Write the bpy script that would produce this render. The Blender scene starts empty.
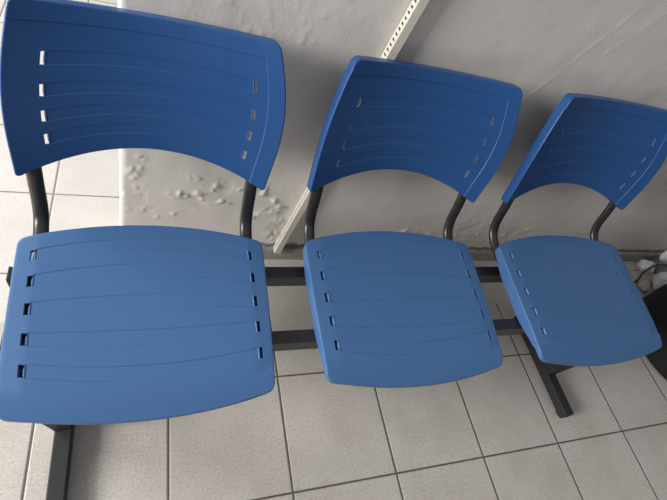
import bpy, bmesh, math, random
from mathutils import Vector, Matrix, noise

random.seed(4)
scene = bpy.context.scene
COL = scene.collection
R = math.radians

# ------------------------------------------------------------------ helpers
def tag(o, label=None, cat=None, group=None, kind=None):
    if label: o['label'] = label
    if cat: o['category'] = cat
    if group: o['group'] = group
    if kind: o['kind'] = kind
    return o

def link(name, bm, mat, parent=None, smooth=True, sharp=None):
    bmesh.ops.recalc_face_normals(bm, faces=bm.faces)
    me = bpy.data.meshes.new(name)
    bm.to_mesh(me); bm.free()
    if smooth:
        for p in me.polygons: p.use_smooth = True
    o = bpy.data.objects.new(name, me)
    COL.objects.link(o)
    me.materials.append(mat)
    if parent: o.parent = parent
    if sharp:
        me.set_sharp_from_angle(angle=R(sharp))
        bnd = {}
        for p in me.polygons:
            for k in p.edge_keys: bnd[k] = bnd.get(k, 0)+1
        for e in me.edges:
            if bnd.get(e.key, 0) == 1: e.use_edge_sharp = True
    return o

def empty(name, loc=(0, 0, 0)):
    o = bpy.data.objects.new(name, None)
    o.location = loc; o.empty_display_size = .1
    COL.objects.link(o)
    return o

def add_box(bm, x0, x1, y0, y1, z0, z1, bev=0.0):
    r = bmesh.ops.create_cube(bm, size=1)
    vs = r['verts']
    for v in vs:
        v.co = Vector(((x0+x1)/2 + v.co.x*(x1-x0), (y0+y1)/2 + v.co.y*(y1-y0), (z0+z1)/2 + v.co.z*(z1-z0)))
    if bev:
        es = list({e for v in vs for e in v.link_edges})
        bmesh.ops.bevel(bm, geom=es, offset=bev, segments=3, profile=.5, affect='EDGES')

def smoothstep(a, b, x):
    t = min(1, max(0, (x-a)/(b-a))); return t*t*(3-2*t)

def catmull(pts, n):
    out = []
    P = [pts[0]] + list(pts) + [pts[-1]]
    for i in range(1, len(P)-2):
        p0, p1, p2, p3 = P[i-1], P[i], P[i+1], P[i+2]
        for k in range(n):
            t = k/n
            out.append(tuple(.5*((2*b) + (-a+c)*t + (2*a-5*b+4*c-d)*t*t + (-a+3*b-3*c+d)*t**3)
                             for a, b, c, d in zip(p0, p1, p2, p3)))
    out.append(tuple(pts[-1]))
    return out

def add_tube(bm, path, ra, rb, side=None, seg=16):
    """elliptical tube: ra along 'side' direction, rb across it"""
    rings = []
    n = len(path)
    P = [Vector(p) for p in path]
    prev = None
    for i in range(n):
        t = (P[min(i+1, n-1)] - P[max(i-1, 0)]).normalized()
        if side is not None:
            a = Vector(side)
        else:
            a = prev if prev is not None else (Vector((0, 0, 1)) if abs(t.z) < .9 else Vector((1, 0, 0)))
        a = (a - t*a.dot(t)).normalized(); prev = a
        b = t.cross(a)
        rings.append([bm.verts.new(P[i] + a*ra*math.cos(2*math.pi*k/seg) + b*rb*math.sin(2*math.pi*k/seg)) for k in range(seg)])
    for i in range(n-1):
        for k in range(seg):
            bm.faces.new((rings[i][k], rings[i][(k+1) % seg], rings[i+1][(k+1) % seg], rings[i+1][k]))
    bm.faces.new(rings[0]); bm.faces.new(rings[-1])

# ------------------------------------------------------------------ materials
class NT:
    def __init__(s, name):
        s.m = bpy.data.materials.new(name); s.m.use_nodes = True
        s.t = s.m.node_tree; s.n = s.t.nodes; s.l = s.t.links
        s.b = s.n['Principled BSDF']
        s.co = s.n.new('ShaderNodeTexCoord').outputs['Object']
    def set(s, **k):
        for a, v in k.items():
            s.b.inputs[a.replace('_', ' ')].default_value = v
    def _in(s, sock, v):
        if hasattr(v, 'is_output'): s.l.new(v, sock)
        else: sock.default_value = v
    def math(s, op, a, b=0.0, c=0.0):
        n = s.n.new('ShaderNodeMath'); n.operation = op
        for i, v in enumerate((a, b, c)): s._in(n.inputs[i], v)
        return n.outputs[0]
    def noise(s, scale, detail=4, rough=.55, vec=None):
        n = s.n.new('ShaderNodeTexNoise'); n.inputs['Scale'].default_value = scale
        n.inputs['Detail'].default_value = detail; n.inputs['Roughness'].default_value = rough
        s.l.new(vec or s.co, n.inputs['Vector']); return n.outputs[0]
    def ramp(s, fac, stops):
        n = s.n.new('ShaderNodeValToRGB'); e = n.color_ramp.elements
        while len(e) < len(stops): e.new(.5)
        for x, (p, c) in zip(e, stops):
            x.position = p; x.color = (*c, 1) if len(c) == 3 else c
        s.l.new(fac, n.inputs[0]); return n.outputs[0]
    def mix(s, fac, a, b, mode='MIX'):
        n = s.n.new('ShaderNodeMix'); n.data_type = 'RGBA'; n.blend_type = mode
        s._in(n.inputs[0], fac)
        for i, v in ((6, a), (7, b)):
            s._in(n.inputs[i], v if hasattr(v, 'is_output') else (*v, 1))
        return n.outputs[2]
    def color(s, v): s._in(s.b.inputs['Base Color'], v if hasattr(v, 'is_output') else (*v, 1))
    def rough(s, v): s._in(s.b.inputs['Roughness'], v)
    def bump(s, h, strength=.3, dist=.002):
        n = s.n.new('ShaderNodeBump'); n.inputs['Strength'].default_value = strength
        n.inputs['Distance'].default_value = dist
        s.l.new(h, n.inputs['Height']); s.l.new(n.outputs[0], s.b.inputs['Normal'])

def mat_plastic(name, base, rough):
    s = NT(name)
    sc = s.noise(9, 5, .6); fine = s.noise(900, 2)
    c = s.mix(s.math('MULTIPLY', s.math('SUBTRACT', sc, .35), .55), base, tuple(x*.80+.012 for x in base))
    s.color(c)
    s.rough(s.math('ADD', s.math('MULTIPLY', sc, .16), rough-.08))
    s.bump(fine, .25, .0006)
    return s.m

def mat_tiles():
    s = NT('ceramic_floor_tiles')
    sep = s.n.new('ShaderNodeSeparateXYZ'); s.l.new(s.co, sep.inputs[0])
    x, y = sep.outputs[0], sep.outputs[1]
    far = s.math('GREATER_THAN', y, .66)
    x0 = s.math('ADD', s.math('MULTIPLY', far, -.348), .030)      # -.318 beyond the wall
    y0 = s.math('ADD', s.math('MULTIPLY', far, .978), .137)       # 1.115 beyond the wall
    p = .3035
    tx = s.math('DIVIDE', s.math('SUBTRACT', x, x0), p)
    ty = s.math('DIVIDE', s.math('SUBTRACT', y, y0), s.math('ADD', s.math('MULTIPLY', far, -.0075), .31))
    def edge(t):
        f = s.math('FRACT', t)
        return s.math('MINIMUM', f, s.math('SUBTRACT', 1.0, f))
    d = s.math('MULTIPLY', s.math('MINIMUM', edge(tx), edge(ty)), p)
    wob = s.math('MULTIPLY', s.math('SUBTRACT', s.noise(40, 3), .5), .0012)
    d = s.math('ADD', d, wob)
    grout = s.math('LESS_THAN', d, .0024)
    soft = s.n.new('ShaderNodeMapRange'); soft.interpolation_type = 'SMOOTHSTEP'
    soft.inputs['From Min'].default_value = .0015; soft.inputs['From Max'].default_value = .0052
    s.l.new(d, soft.inputs[0])
    cid = s.n.new('ShaderNodeCombineXYZ')
    s.l.new(s.math('FLOOR', tx), cid.inputs[0]); s.l.new(s.math('FLOOR', ty), cid.inputs[1])
    wn = s.n.new('ShaderNodeTexWhiteNoise'); s.l.new(cid.outputs[0], wn.inputs[0])
    sp = s.noise(170, 6, .75)
    tile = s.ramp(sp, [(.33, (.31, .27, .24)), (.43, (.51, .465, .42)), (.60, (.60, .553, .508)), (.70, (.69, .65, .61))])
    grime = s.noise(5.5, 6, .65)
    tile = s.mix(s.ramp(grime, [(.36, (.55,)*3), (.58, (0,)*3)]), tile, (.78, .76, .73), 'MULTIPLY')
    tile = s.mix(s.math('MULTIPLY', wn.outputs[0], .10), tile, (.30, .28, .26))
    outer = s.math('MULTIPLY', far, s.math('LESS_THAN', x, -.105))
    tile = s.mix(s.math('MULTIPLY', outer, .25), tile, (.88, .86, .83))       # outdoor daylight beyond the wall painted in as paler tiles
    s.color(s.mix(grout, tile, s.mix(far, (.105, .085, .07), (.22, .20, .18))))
    s.rough(s.math('ADD', s.math('MULTIPLY', grime, .15), .42))
    s.bump(s.math('ADD', soft.outputs[0], s.math('MULTIPLY', sp, .12)), .6, .0018)
    return s.m

def mat_wall():
    s = NT('painted_plaster')
    a = s.noise(2.2, 5, .6); b = s.noise(26, 6, .65)
    c = s.ramp(a, [(.3, (.65, .607, .57)), (.55, (.69, .648, .612)), (.75, (.74, .70, .665))])
    c = s.mix(s.ramp(b, [(.62, (0,)*3), (.74, (.35,)*3)]), c, (.80, .78, .75))
    sep = s.n.new('ShaderNodeSeparateXYZ'); s.l.new(s.co, sep.inputs[0])
    # grime caught in the broken joint above the skirting
    band = s.math('ADD', sep.outputs[2], s.math('MULTIPLY', s.math('SUBTRACT', s.noise(60, 4), .5), .04))
    g = s.math('MULTIPLY', s.math('LESS_THAN', band, .083), .75)
    c = s.mix(g, c, (.13, .105, .09))
    # bare white plaster at the chipped end of the wall
    ex = s.math('ADD', sep.outputs[0], s.math('MULTIPLY', s.math('SUBTRACT', s.noise(45, 4), .5), .012))
    e = s.math('LESS_THAN', s.math('SUBTRACT', ex, s.math('MULTIPLY', sep.outputs[2], .047)), -.099)
    c = s.mix(e, c, (.72, .70, .66))
    s.color(c); s.rough(.5)
    s.bump(s.math('ADD', b, s.noise(220, 3)), .28, .0015)
    return s.m

def mat_simple(name, base, rough, nscale=60, var=.25, metallic=0, bump=.15, bdist=.001):
    s = NT(name)
    n = s.noise(nscale, 5, .6)
    s.color(s.mix(s.math('MULTIPLY', n, var*2), base, tuple(c*(1-var) for c in base)))
    s.rough(rough); s.set(Metallic=metallic)
    s.bump(n, bump, bdist)
    return s.m

M_BACK = mat_plastic('blue_plastic', (.0150, .074, .235), .40)
M_SEAT = mat_plastic('dusty_blue_plastic', (.047, .127, .292), .45)
M_BLACK = mat_simple('black_painted_steel', (.027, .025, .030), .38, 40, .3)
M_TUBE = mat_simple('black_tube_paint', (.022, .020, .021), .30, 40, .3)
M_FOOT = mat_simple('scuffed_black_steel', (.022, .021, .022), .6, 70, .45)
M_CAP = mat_simple('black_rubber', (.012, .012, .012), .6)
M_DUCT = mat_simple('ivory_pvc', (.66, .63, .55), .45, 30, .12)
M_SKIRT = mat_simple('cement_skirting', (.36, .33, .30), .7, 55, .35, 0, .6, .003)
M_BIN = mat_simple('matt_black_plastic', (.0075, .0075, .009), .62, 50, .2)
M_CABLE = mat_simple('dark_cable_sheath', (.045, .04, .042), .5)
M_WHITE = mat_simple('crumpled_white_film', (.86, .86, .86), .55, 25, .15, 0, .3, .003)
M_GREY = mat_simple('crumpled_grey_film', (.30, .295, .30), .55, 25, .2, 0, .3, .003)
M_BEIGE = mat_simple('crumpled_beige_film', (.52, .48, .46), .6, 25, .2, 0, .3, .003)
M_NAIL = mat_simple('rusty_nail', (.05, .035, .03), .5, 80, .3, .6)
M_TILE = mat_tiles()
M_WALL = mat_wall()

# ------------------------------------------------------------------ the setting
WY = .875                                           # plaster face of the back wall
bm = bmesh.new()
for q in ((-5, -2.5, 7, 6.5),):
    vs = [bm.verts.new((x, y, z)) for z in (0, -.06) for x, y in ((q[0], q[1]), (q[2], q[1]), (q[2], q[3]), (q[0], q[3]))]
    bm.faces.new(vs[:4]); bm.faces.new(vs[4:])
    for i in range(4): bm.faces.new((vs[i], vs[(i+1) % 4], vs[4+(i+1) % 4], vs[4+i]))
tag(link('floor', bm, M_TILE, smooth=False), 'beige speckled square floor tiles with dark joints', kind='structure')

def blob(x, z, cx, cz, rx, rz):
    d = math.hypot((x-cx)/rx, (z-cz)/rz)
    return max(0, 1-d*d) if d < 1 else 0
PATCH = [(.12, .31, .13, .085), (.31, .25, .10, .15), (.38, .15, .10, .07), (.86, .13, .22, .06), (1.12, .19, .16, .07),
         (1.33, .16, .20, .08), (1.62, .14, .3, .06), (-.075, .28, .035, .5), (.0, .22, .12, .035), (.2, .95, .25, .3)]
def wall_off(x, z):
    """how far the plaster stands out (towards the room)"""
    h = .0016*noise.noise(Vector((x*3, z*3, 1.7))) + .0009*noise.noise(Vector((x*17, z*17, 4.1)))
    m = 0
    for i, p in enumerate(PATCH):
        w = .2 if i == len(PATCH)-1 else .4 if i in (7, 8) else 1
        m = max(m, w*blob(x, z, *p))
    if m > 0:
        k = noise.noise(Vector((x*21, z*27, 9.3)))*.65 + .5*noise.noise(Vector((x*52, z*60, 2.2))) + .42*noise.noise(Vector((x*105, z*115, 6)))
        h += .0062*min(1, m*1.4)*smoothstep(.16, .66, k)
        h -= .0022*min(1, m*1.4)*smoothstep(.10, .5, noise.noise(Vector((x*15, z*19, 31))))
    # thin raised seam on the right
    for (xa, za, xb, zb, a) in ((.88, .70, 1.03, 1.03, .0007), (1.03, .90, 1.12, 1.05, .0004)):
        t = ((x-xa)*(xb-xa)+(z-za)*(zb-za))/((xb-xa)**2+(zb-za)**2)
        if 0 < t < 1:
            d = abs((x-xa)*(zb-za)-(z-za)*(xb-xa))/math.hypot(xb-xa, zb-za)
            wv = .004*noise.noise(Vector((t*14, a*900, 0)))
            h += a*1.6*math.exp(-((d+wv)/.0045)**2)*(.6+.6*noise.noise(Vector((t*9, 3, a*500))))
    # broken joint above the skirting
    zz = z - .012*noise.noise(Vector((x*25, 0, 5)))
    h -= .010*math.exp(-((zz-.064)/.008)**2)*(.5+noise.noise(Vector((x*40, z*40, 7))))
    return h
bm = bmesh.new()
xs = []
x = -.112
while x < 2.9: xs.append(x); x += .0052 if x < 1.9 else .02
xs += [3.5, 4.5, 6.0]
zs = [i*.0056 for i in range(int(1.12/.0056))] + [1.2, 1.5, 2.0, 2.7]
EDGE = lambda z: .047*z                              # the end of the wall is slightly out of plumb
rad = .012
prof = [(-.112+rad-rad*math.sin(a), rad-rad*math.cos(a)) for a in (R(80), R(60), R(40), R(20))]   # rounded corner
rows = []
for z in zs:
    chip = .007*smoothstep(.1, .45, noise.noise(Vector((0, z*22, 3)))) + .002*noise.noise(Vector((0, z*60, 8)))
    row = []
    row.append(bm.verts.new((-.112+EDGE(z)+chip, WY+.16, z)))
    row.append(bm.verts.new((-.112+EDGE(z)+chip, WY+rad, z)))
    for (px, py) in prof:
        row.append(bm.verts.new((px+EDGE(z)+chip*.7, WY+py, z)))
    for x in xs:
        if x < -.112+rad: continue
        k = max(0, 1-(x+.1)/.4)
        row.append(bm.verts.new((x+EDGE(z)*k, WY-wall_off(x, z), z)))
    row.append(bm.verts.new((6.0, WY+.16, z)))
    rows.append(row)
for a, b in zip(rows, rows[1:]):
    for i in range(len(a)): 
        j = (i+1) % len(a)
        bm.faces.new((a[i], a[j], b[j], b[i]))
tag(link('wall_back', bm, M_WALL), 'grey beige painted plaster wall with peeling blistered patches', kind='structure')

bm = bmesh.new()
rows = []
xx = [-.10+i*.006 for i in range(int(2.7/.006))]+[3.5, 6]
for x in xx:
    n1 = .0045*noise.noise(Vector((x*38, 1, 2)))+.003*noise.noise(Vector((x*90, 5, 2)))
    n2 = .0012*noise.noise(Vector((x*30, 4, 6)))
    rows.append([bm.verts.new(p) for p in ((x, WY+.02, 0), (x, WY-.011+n2, 0), (x, WY-.011+n2, .05+n1), (x, WY-.008, .058+n1), (x, WY+.02, .061+n1))])
for a, b in zip(rows, rows[1:]):
    for i in range(5): bm.faces.new((a[i], a[(i+1) % 5], b[(i+1) % 5], b[i]))
bm.faces.new(rows[0]); bm.faces.new(rows[-1])
tag(link('baseboard_back', bm, M_SKIRT, smooth=False), 'low rough cement skirting along the wall foot', kind='structure')

# ------------------------------------------------------------------ the bench
def shell(U, V, pos, skip, normal_ref, rim_r, rim_d, corner, thick, flip=1):
    """moulded plastic shell: grid (U x V) mapped by pos(u, v), holes where skip(uc, vc), edge rolled over by rim_r and turned back rim_d"""
    bm = bmesh.new()
    G = [[bm.verts.new(pos(u, v)) for u in U] for v in V]
    nu, nv = len(U), len(V)
    for j in range(nv-1):
        for i in range(nu-1):
            if skip((U[i]+U[i+1])/2, (V[j]+V[j+1])/2): continue
            bm.faces.new((G[j][i], G[j][i+1], G[j+1][i+1], G[j+1][i]))
    loop = [G[0][i] for i in range(nu)] + [G[j][-1] for j in range(1, nv)] + [G[-1][i] for i in range(nu-2, -1, -1)] + [G[j][0] for j in range(nv-2, 0, -1)]
    n = len(loop)
    co = [v.co.copy() for v in loop]
    outs = []
    for k in range(n):
        t = Vector((0, 0, 0))
        for d in (1, 2, 3): t += (co[(k+d) % n]-co[(k-d) % n])
        t.normalize()
        nr = normal_ref(co[k])
        o = t.cross(nr).normalized()
        outs.append((o, nr, rim_d(co[k]) if callable(rim_d) else rim_d))
    prev = loop
    steps = [(rim_r*math.sin(R(a)), rim_r*(1-math.cos(R(a))), 0) for a in (25, 50, 75, 90)] + [(rim_r+.0005, rim_r, f) for f in (.35, .7, .93, 1)]
    for so, sd, f in steps:
        ring = [bm.verts.new(co[k] + outs[k][0]*so - outs[k][1]*(sd + f*(outs[k][2]-rim_r))) for k in range(n)]
        for k in range(n):
            bm.faces.new((prev[k], prev[(k+1) % n], ring[(k+1) % n], ring[k]))
        prev = ring
    return bm

def grid_lines(a, b, step, breaks):
    L = sorted(set([a, b] + [round(x, 5) for x in breaks if a < x < b]))
    out = []
    for p, q in zip(L, L[1:]):
        m = max(1, int(math.ceil((q-p)/step)))
        out += [p+(q-p)*k/m for k in range(m)]
    return out + [L[-1]]

def round_corner(s, t, W, H, radii):
    """s in [-W,W], t in [0,H]; pulls the square corners onto quarter circles"""
    for (cx, cy, r) in ((-1, 0, radii[0]), (1, 0, radii[1]), (1, 1, radii[2]), (-1, 1, radii[3])):
        ax = (s*cx - (W-r))/r
        ay = ((t if cy else H-t) - (H-r))/r
        if ax > 0 and ay > 0:
            nx = ax*math.sqrt(max(0, 1-ay*ay/2)); ny = ay*math.sqrt(max(0, 1-ax*ax/2))
            s = cx*(W-r+nx*r)
            tt = H-r+ny*r
            t = tt if cy else H-tt
    return s, t

XC = -.022
# --- seat: s across, t from front (0) to rear (1), both in metres
SD = .325; SW = .2290
SROWS = [.074, .126, .178, .229, .281]
SPROF = [(-.035, .386), (0, .4045), (.03, .4145), (.07, .4225), (.13, .4295), (.20, .4365), (.28, .4455), (.325, .450), (.36, .4515)]
def lerp_prof(P, t):
    for (a, x), (b, y) in zip(P, P[1:]):
        if t <= b: return x+(y-x)*max(0, (t-a)/(b-a)) if t >= a else x
    return P[-1][1]
def sprof(t):
    return sum(lerp_prof(SPROF, t+d) for d in (-.016, -.008, 0, .008, .016))/5
SLOT_S = (.198, .207); HS = .0105
def seat_pos(s, t):
    e = 0
    a = abs(s)
    if a < SLOT_S[0]:
        for r in SROWS:
            if abs(t-r) < HS+.0004: e = -.0011
    s0, t0 = s, t
    s, t = round_corner(s, t, SW, SD, (.012, .012, .009, .011))
    f = t/SD
    w = 1 + .035*f - .012*f*f + .006*math.sin(math.pi*f)
    q = 1-(s/SW)**2
    tt = t + (-.026*(1-f)**1.15 + .036*f**1.15)*q
    tt -= .0115*math.sin(2*math.pi*f)*q
    s += (.009*(1-f)-.003*f)*(1-(s/SW)**8)
    z = sprof(tt) - .004*q*math.sin(math.pi*min(1, max(0, f))) + e
    z -= .003*max(0, abs(s)/SW-.86)/.14*(1 if f > .1 else 0)
    return Vector((s*w, .2895+tt-.45, z))
sb = [-SW, SW]
for a in SLOT_S: sb += [a, -a]
sb += [SLOT_S[0]-.0014, -SLOT_S[0]+.0014]
tb = []
for r in SROWS: tb += [r-HS, r-HS-.0013, r+HS, r+HS+.0013]
SU = grid_lines(-SW, SW, .0085, sb + [-SW+.004*k for k in range(1, 7)] + [SW-.004*k for k in range(1, 7)])
SV = grid_lines(0, SD, .0085, tb + [.004*k for k in range(1, 7)] + [SD-.004*k for k in range(1, 7)])
def seat_skip(s, t):
    return SLOT_S[0] < abs(s) < SLOT_S[1] and any(abs(t-r) < HS for r in SROWS)
def seat_mesh():
    return shell(SU, SV, seat_pos, seat_skip, lambda c: Vector((0, -.12 if c.y < -.12 else 0, 1)).normalized(), .003, lambda c: .011 + .025*smoothstep(-.17, -.02, c.y) - .012*smoothstep(.08, .16, c.y), None, .003)

# --- backrest: s across, t from the lower edge (0) to the top (1)
BH = .31; BW = .2345
BROWS = [.057, .108, .160, .219]
BSLOT = (.176, .1825); HB = .012
def back_pos(s, t):
    e = 0
    a = abs(s)
    s0, t0 = s, t
    if a < BSLOT[0]:
        for r in BROWS:
            if abs(t-r) < HB+.0004: e = .0010
    panel = 1 if (s < BW-.030 and t < BH-.028) else 0
    e += .0022*panel
    s, t = round_corner(s, t, BW, BH, (.006, .006, .010, .010))
    f = t/BH
    q = 1-(s/BW)**2
    w = 1 - .085*f - .015*f*f + .045*math.sin(math.pi*f)*f**.35
    zl = .531 + .046*q                      # arched lower edge
    zh = .826 - .014*q                     # top edge dips in the middle
    z = zl + (zh-zl)*f
    yl = .6965 + (z-.531)*.318 - .011*math.sin(math.pi*f)
    y = yl + .042*q + e
    return Vector((s*w + .011*f + (.016*math.sin(math.pi*f)*f**.3 if s > 0 else -.005*math.sin(math.pi*f))*abs(s)/BW, y-.45, z))
bb = [-BW, BW, BW-.030, BW-.0315, -BW+.030, -BW+.0315]
for a in BSLOT: bb += [a, -a]
bb += [BSLOT[0]-.0014, -BSLOT[0]+.0014]
tb = [BH-.028, BH-.0295]
for r in BROWS: tb += [r-HB, r-HB-.0013, r+HB, r+HB+.0013]
BU = grid_lines(-BW, BW, .0085, bb + [-BW+.003*k for k in range(1, 8)] + [BW-.003*k for k in range(1, 8)])
BV = grid_lines(0, BH, .0085, tb + [.003*k for k in range(1, 5)] + [BH-.003*k for k in range(1, 8)])
def back_skip(s, t):
    return BSLOT[0] < abs(s) < BSLOT[1] and any(abs(t-r) < HB for r in BROWS)
def back_mesh():
    return shell(BU, BV, back_pos, back_skip, lambda c: Vector((0, -.953, .303)), .003, .027, None, .003)

def tube_path(x):
    p = [(x, .33, .399), (x, .45, .399), (x, .585, .399), (x, .640, .402), (x, .681, .419), (x, .701, .450), (x, .711, .49),
         (x, .7235, .534), (x, .738, .565)]
    return [(a, b-.45, c) for a, b, c in catmull(p, 6)]

bench = empty('waiting_bench', (.55, .45, 0))
tag(bench, 'row of three blue plastic seats joined on two black steel beams', 'bench')
BASE = Vector((.55, .45, 0))
CH = [(.0083, -.0088, .0061, .0084), (.004, 0, 0, 0), (.0015, .0015, .0040, .0147)]
for i, (dx, dy, dz, ya) in enumerate(CH):
    off = Vector((.583*i+dx, .45+dy, dz)) - BASE
    rot = Matrix.Rotation(ya, 4, 'Z')
    pieces = []
    o = link('seat', seat_mesh(), M_SEAT, bench, sharp=18); pieces.append((o, True))
    o['label'] = 'slotted blue plastic seat'
    o = link('backrest', back_mesh(), M_BACK, bench, sharp=18); pieces.append((o, True))
    o['label'] = 'slotted blue plastic backrest with an arched lower edge'
    for sgn in (-1, 1):
        bm = bmesh.new()
        add_tube(bm, tube_path(sgn*.2105), .0145, .0105, side=(1, 0, 0))
        o = link('back_tube', bm, M_TUBE, bench); pieces.append((o, False))
        o['label'] = 'curved black oval tube'
    for o, sh in pieces:
        for v in o.data.vertices:
            v.co = rot @ (v.co + Vector((XC + (.003*i if o.name.startswith('back') else 0), 0, 0))) + off
        if sh:
            m = o.modifiers.new('thickness', 'SOLIDIFY'); m.thickness = .008 if o.name.startswith('seat') else .0035; m.offset = -1

def bpart(name, boxes, mat, bev=.003, label=None):
    bm = bmesh.new()
    for b in boxes:
        add_box(bm, b[0]-BASE.x, b[1]-BASE.x, b[2]-BASE.y, b[3]-BASE.y, b[4]-BASE.z, b[5]-BASE.z, bev)
    o = link(name, bm, mat, bench, smooth=False)
    if label: o['label'] = label
    return o
BT = .388
for (y0, y1) in ((.552, .583), (.384, .415)):
    o = bpart('crossbeam', [(-.275, 1.385, y0, y1, BT-.042, BT)], M_BLACK, .002, 'black square steel beam')
    for x in (-.2765, 1.3815):
        bm = bmesh.new()
        add_box(bm, x-BASE.x, x+.005-BASE.x, y0-.0005-BASE.y, y1+.0005-BASE.y, BT-.0425, BT+.0005, .001)
        link('end_cap', bm, M_CAP, o, smooth=False)
for fx, yf in ((-.203, .175), (1.307, .210)):
    bm = bmesh.new()
    add_box(bm, fx-.0185-BASE.x, fx+.0185-BASE.x, yf-BASE.y, .595-BASE.y, .006, .042, .003)     # foot bar
    # upright plate that widens towards the beams
    q = -1 if fx < .5 else 1                        # the plate flares towards the end of the bench
    prof = [(-.016*q, .038), (.017*q, .038), ((.024 if q < 0 else .032)*q, .075), ((.034 if q < 0 else .052)*q, .12), (.072*q, BT-.042), (-.045*q, BT-.042), (-.018*q, .16)]
    f = [[bm.verts.new((fx+a-BASE.x, y-BASE.y, z)) for a, z in prof] for y in (.35, .565)]
    bm.faces.new(f[0]); bm.faces.new(f[1])
    for k in range(7): bm.faces.new((f[0][k], f[0][(k+1) % 7], f[1][(k+1) % 7], f[1][k]))
    o = link('leg', bm, M_FOOT, bench, smooth=False)
    for yy in (yf+.02, .57):
        bm = bmesh.new()
        r = bmesh.ops.create_cone(bm, cap_ends=True, segments=20, radius1=.015, radius2=.017, depth=.007)
        bmesh.ops.translate(bm, verts=r['verts'], vec=(fx-BASE.x, yy-BASE.y, .0035))
        link('foot_pad', bm, M_CAP, o, smooth=False)

# ------------------------------------------------------------------ slotted duct on the wall
duct = empty('cable_duct', (.365, WY, .06))
tag(duct, 'ivory slotted plastic cable duct running slantwise up the wall between the seats', 'cable duct')
A = Vector((.3625, 0, .062)); B = Vector((.4725, 0, .935))
ax = (B-A).normalized(); LEN = 1.25
wd = Vector((ax.z, 0, -ax.x))                        # across the duct, to the right
def dp(l, w, d): return A + ax*l + wd*w + Vector((0, WY-.002-d, 0)) - Vector((.365, WY, .06))
DW, DD = .019, .0235
def duct_wall(w, bm):
    pitch = .0122; n = int(LEN/pitch)
    ls = []
    for k in range(n): ls += [k*pitch, k*pitch+.0078]
    ls.append(n*pitch)
    ds = [0, .006, .0185, DD-.001]
    for wv in (w,):
        G = [[bm.verts.new(dp(l, wv, d)) for d in ds] for l in ls]
        for i in range(len(ls)-1):
            for j in range(3):
                if i % 2 == 1 and j == 1: continue
                bm.faces.new((G[i][j], G[i][j+1], G[i+1][j+1], G[i+1][j]))
bm = bmesh.new()
duct_wall(0, bm); duct_wall(DW, bm)
g = [bm.verts.new(dp(l, w, 0)) for l, w in ((0, 0), (LEN, 0), (LEN, DW), (0, DW))]; bm.faces.new(g)
o = link('channel', bm, M_DUCT, duct, smooth=False)
o['label'] = 'slotted channel of the duct'
m = o.modifiers.new('thickness', 'SOLIDIFY'); m.thickness = .0013; m.offset = 0
bm = bmesh.new()
c = [dp(l, w, d) for l in (0, LEN) for w, d in ((-.0012, DD-.004), (-.0012, DD), (0, DD+.0012), (DW, DD+.0012), (DW+.0012, DD), (DW+.0012, DD-.004))]
vs = [bm.verts.new(p) for p in c]
for k in range(5): bm.faces.new((vs[k], vs[k+1], vs[k+7], vs[k+6]))
o = link('cover', bm, M_DUCT, duct, smooth=False)
o['label'] = 'plain snap-on cover strip'
m = o.modifiers.new('thickness', 'SOLIDIFY'); m.thickness = .001; m.offset = 0

# ------------------------------------------------------------------ nail in the wall
bm = bmesh.new()
add_tube(bm, [(.455, WY+.01, .198), (.457, WY-.018, .1965)], .0009, .0009, seg=8)
add_tube(bm, [(.457, WY-.018, .1965), (.4571, WY-.0195, .1965)], .0022, .0022, seg=10)
tag(link('nail', bm, M_NAIL), 'small dark nail sticking out of the wall low beside the middle seat', 'nail')

# ------------------------------------------------------------------ black bin at the right
binr = empty('rubbish_bin', (2.12, .412, 0))
tag(binr, 'large round black plastic bin past the right end of the bench', 'bin')
def lathe(bm, prof, seg=64):
    rings = [[bm.verts.new((r*math.cos(2*math.pi*k/seg), r*math.sin(2*math.pi*k/seg), z)) for k in range(seg)] for r, z in prof]
    for a, b in zip(rings, rings[1:]):
        for k in range(seg): bm.faces.new((a[k], a[(k+1) % seg], b[(k+1) % seg], b[k]))
    return rings
bm = bmesh.new()
rg = lathe(bm, [(.232, .0), (.244, .004), (.250, .018), (.251, .3), (.254, .56), (.254, .58), (.247, .58), (.244, .54), (.237, .03)])
bm.faces.new(rg[0]); bm.faces.new(rg[-1])
link('body', bm, M_BIN, binr)
bm = bmesh.new()
rg = lathe(bm, [(.254, .565), (.266, .568), (.270, .580), (.266, .592), (.254, .595), (.249, .585)])
for k in range(64): bm.faces.new((rg[-1][k], rg[-1][(k+1) % 64], rg[0][(k+1) % 64], rg[0][k]))
link('rim', bm, M_BIN, binr)

# ------------------------------------------------------------------ crumpled wrappings and a cable on the floor
def lump(name, loc, r, seed, mat, label, rz=0):
    bm = bmesh.new()
    bmesh.ops.create_icosphere(bm, subdivisions=4, radius=1)
    sv = Vector((seed*3.1, seed*1.7, seed*.9))
    cells = [Vector((random.uniform(-1, 1), random.uniform(-1, 1), random.uniform(-1, 1))).normalized() for _ in range(15)]
    zmin = 9
    for v in bm.verts:
        d = v.co.normalized()
        k = min(.80/max(.35, d.dot(c)) for c in cells if d.dot(c) > .1)     # flat folded facets
        k = min(1.15, k)*(1+.10*noise.noise(d*2.4+sv)+.05*noise.noise(d*7+sv))
        v.co = Vector((d.x*r[0]*k, d.y*r[1]*k, max(-.55*r[2], d.z*r[2]*k)))
    zmin = min(v.co.z for v in bm.verts)
    bmesh.ops.rotate(bm, verts=bm.verts, cent=(0, 0, 0), matrix=Matrix.Rotation(rz, 3, 'Z'))
    for v in bm.verts: v.co.z -= zmin
    o = link(name, bm, mat)
    o.location = loc
    return tag(o, label, 'bag', 'crumpled wrappings by the wall')
lump('crumpled_bag', (2.212, .818, 0), (.045, .036, .042), 1, M_WHITE, 'small off-white crumpled bag at the wall foot, nearest the right-hand seat', .3)
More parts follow.
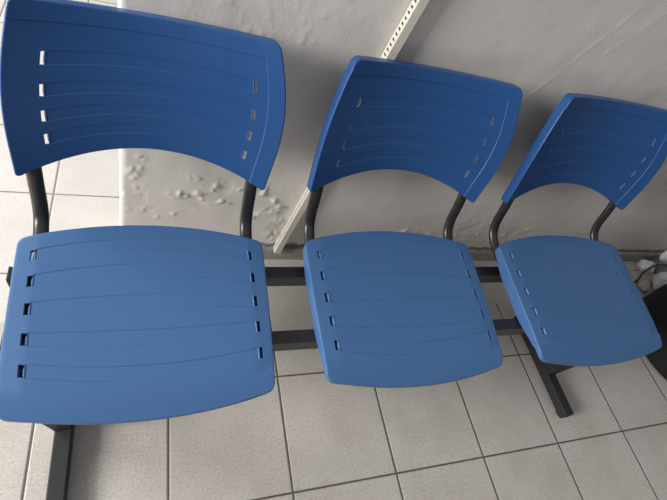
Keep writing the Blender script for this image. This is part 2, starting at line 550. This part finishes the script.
lump('crumpled_bag', (2.300, .818, 0), (.040, .032, .048), 2, M_GREY, 'grey crumpled bag between the white ones at the wall foot')
lump('crumpled_bag', (2.275, .822, .078), (.048, .034, .05), 3, M_WHITE, 'white crumpled bag topmost of the heap at the right frame edge', .1)
lump('crumpled_bag', (2.245, .728, 0), (.062, .045, .06), 4, M_WHITE, 'bright white crumpled bag lying right behind the black bin, under the cable', .2)
lump('crumpled_bag', (2.128, .722, 0), (.045, .030, .020), 5, M_BEIGE, 'flat beige crumpled scrap on the tiles in front of the white bags', .4)
bm = bmesh.new()
pts = [(2.065, 0.734, 0.005),(2.122, 0.755, 0.005),(2.146, 0.778, 0.03),(2.166, 0.787, 0.06),(2.187, 0.79, 0.078),(2.229, 0.789, 0.083),(2.304, 0.789, 0.075),(2.443, 0.794, 0.03)]
add_tube(bm, catmull(pts, 8), .0045, .0045, seg=10)
tag(link('cable', bm, M_CABLE), 'thin dark cable lying over the heap of white crumpled bags', 'cable')

# ------------------------------------------------------------------ light
w = bpy.data.worlds.new('daylight'); scene.world = w; w.use_nodes = True
wn, wl = w.node_tree.nodes, w.node_tree.links
bg = wn['Background']; bg.inputs[1].default_value = 1.0
tc = wn.new('ShaderNodeTexCoord'); sx = wn.new('ShaderNodeSeparateXYZ'); rp = wn.new('ShaderNodeValToRGB')
mr = wn.new('ShaderNodeMapRange'); mr.inputs[1].default_value = -.2; mr.inputs[2].default_value = 1.0
wl.new(tc.outputs['Generated'], sx.inputs[0]); wl.new(sx.outputs[2], mr.inputs[0]); wl.new(mr.outputs[0], rp.inputs[0])
e = rp.color_ramp.elements
e[0].position = 0; e[0].color = (.13, .13, .135, 1)
e[1].position = 1; e[1].color = (.55, .57, .60, 1)
e.new(.45).color = (.155, .156, .160, 1)
wl.new(rp.outputs[0], bg.inputs[0])

def area(name, loc, target, sx, sy, power, col):
    l = bpy.data.lights.new(name, 'AREA'); l.shape = 'RECTANGLE'; l.size = sx; l.size_y = sy
    l.energy = power; l.color = col
    o = bpy.data.objects.new(name, l); COL.objects.link(o)
    o.location = loc
    o.rotation_euler = (Vector(target)-Vector(loc)).to_track_quat('-Z', 'Y').to_euler()
    return o
area('doorway_daylight', (-2.7, 2.1, 1.9), (.3, .8, .4), 1.6, 1.5, 95, (1, .99, .972))
area('front_left_fill', (-3.8, -.35, 2.0), (.4, .7, .5), 1.7, 1.4, 250, (1, .99, .972))  # added light from the front left, source unseen, no window known there
scene.view_settings.view_transform = 'Standard'
scene.view_settings.look = 'None'
scene.view_settings.gamma = 1
scene.view_settings.use_curve_mapping = False
scene.view_settings.exposure = 0.0

# ------------------------------------------------------------------ camera
cam = bpy.data.cameras.new('camera'); cam.sensor_width = 36; cam.lens = 452.74/667*36; cam.clip_start = .02
co = bpy.data.objects.new('camera', cam); COL.objects.link(co)
RW = [[0.9326490415403857, 0.012821466469474152, 0.36055703475507417], [-0.19690425369264283, -0.8193291571561821, 0.5384652575557932], [0.302315200066988, -0.5731943202042877, -0.761612625350973]]
m = Matrix.Identity(4)
for r in range(3):
    m[r][0] = RW[r][0]; m[r][1] = -RW[r][1]; m[r][2] = -RW[r][2]
m[0][3], m[1][3], m[2][3] = 0, 0, 1.285
co.matrix_world = m
scene.camera = co
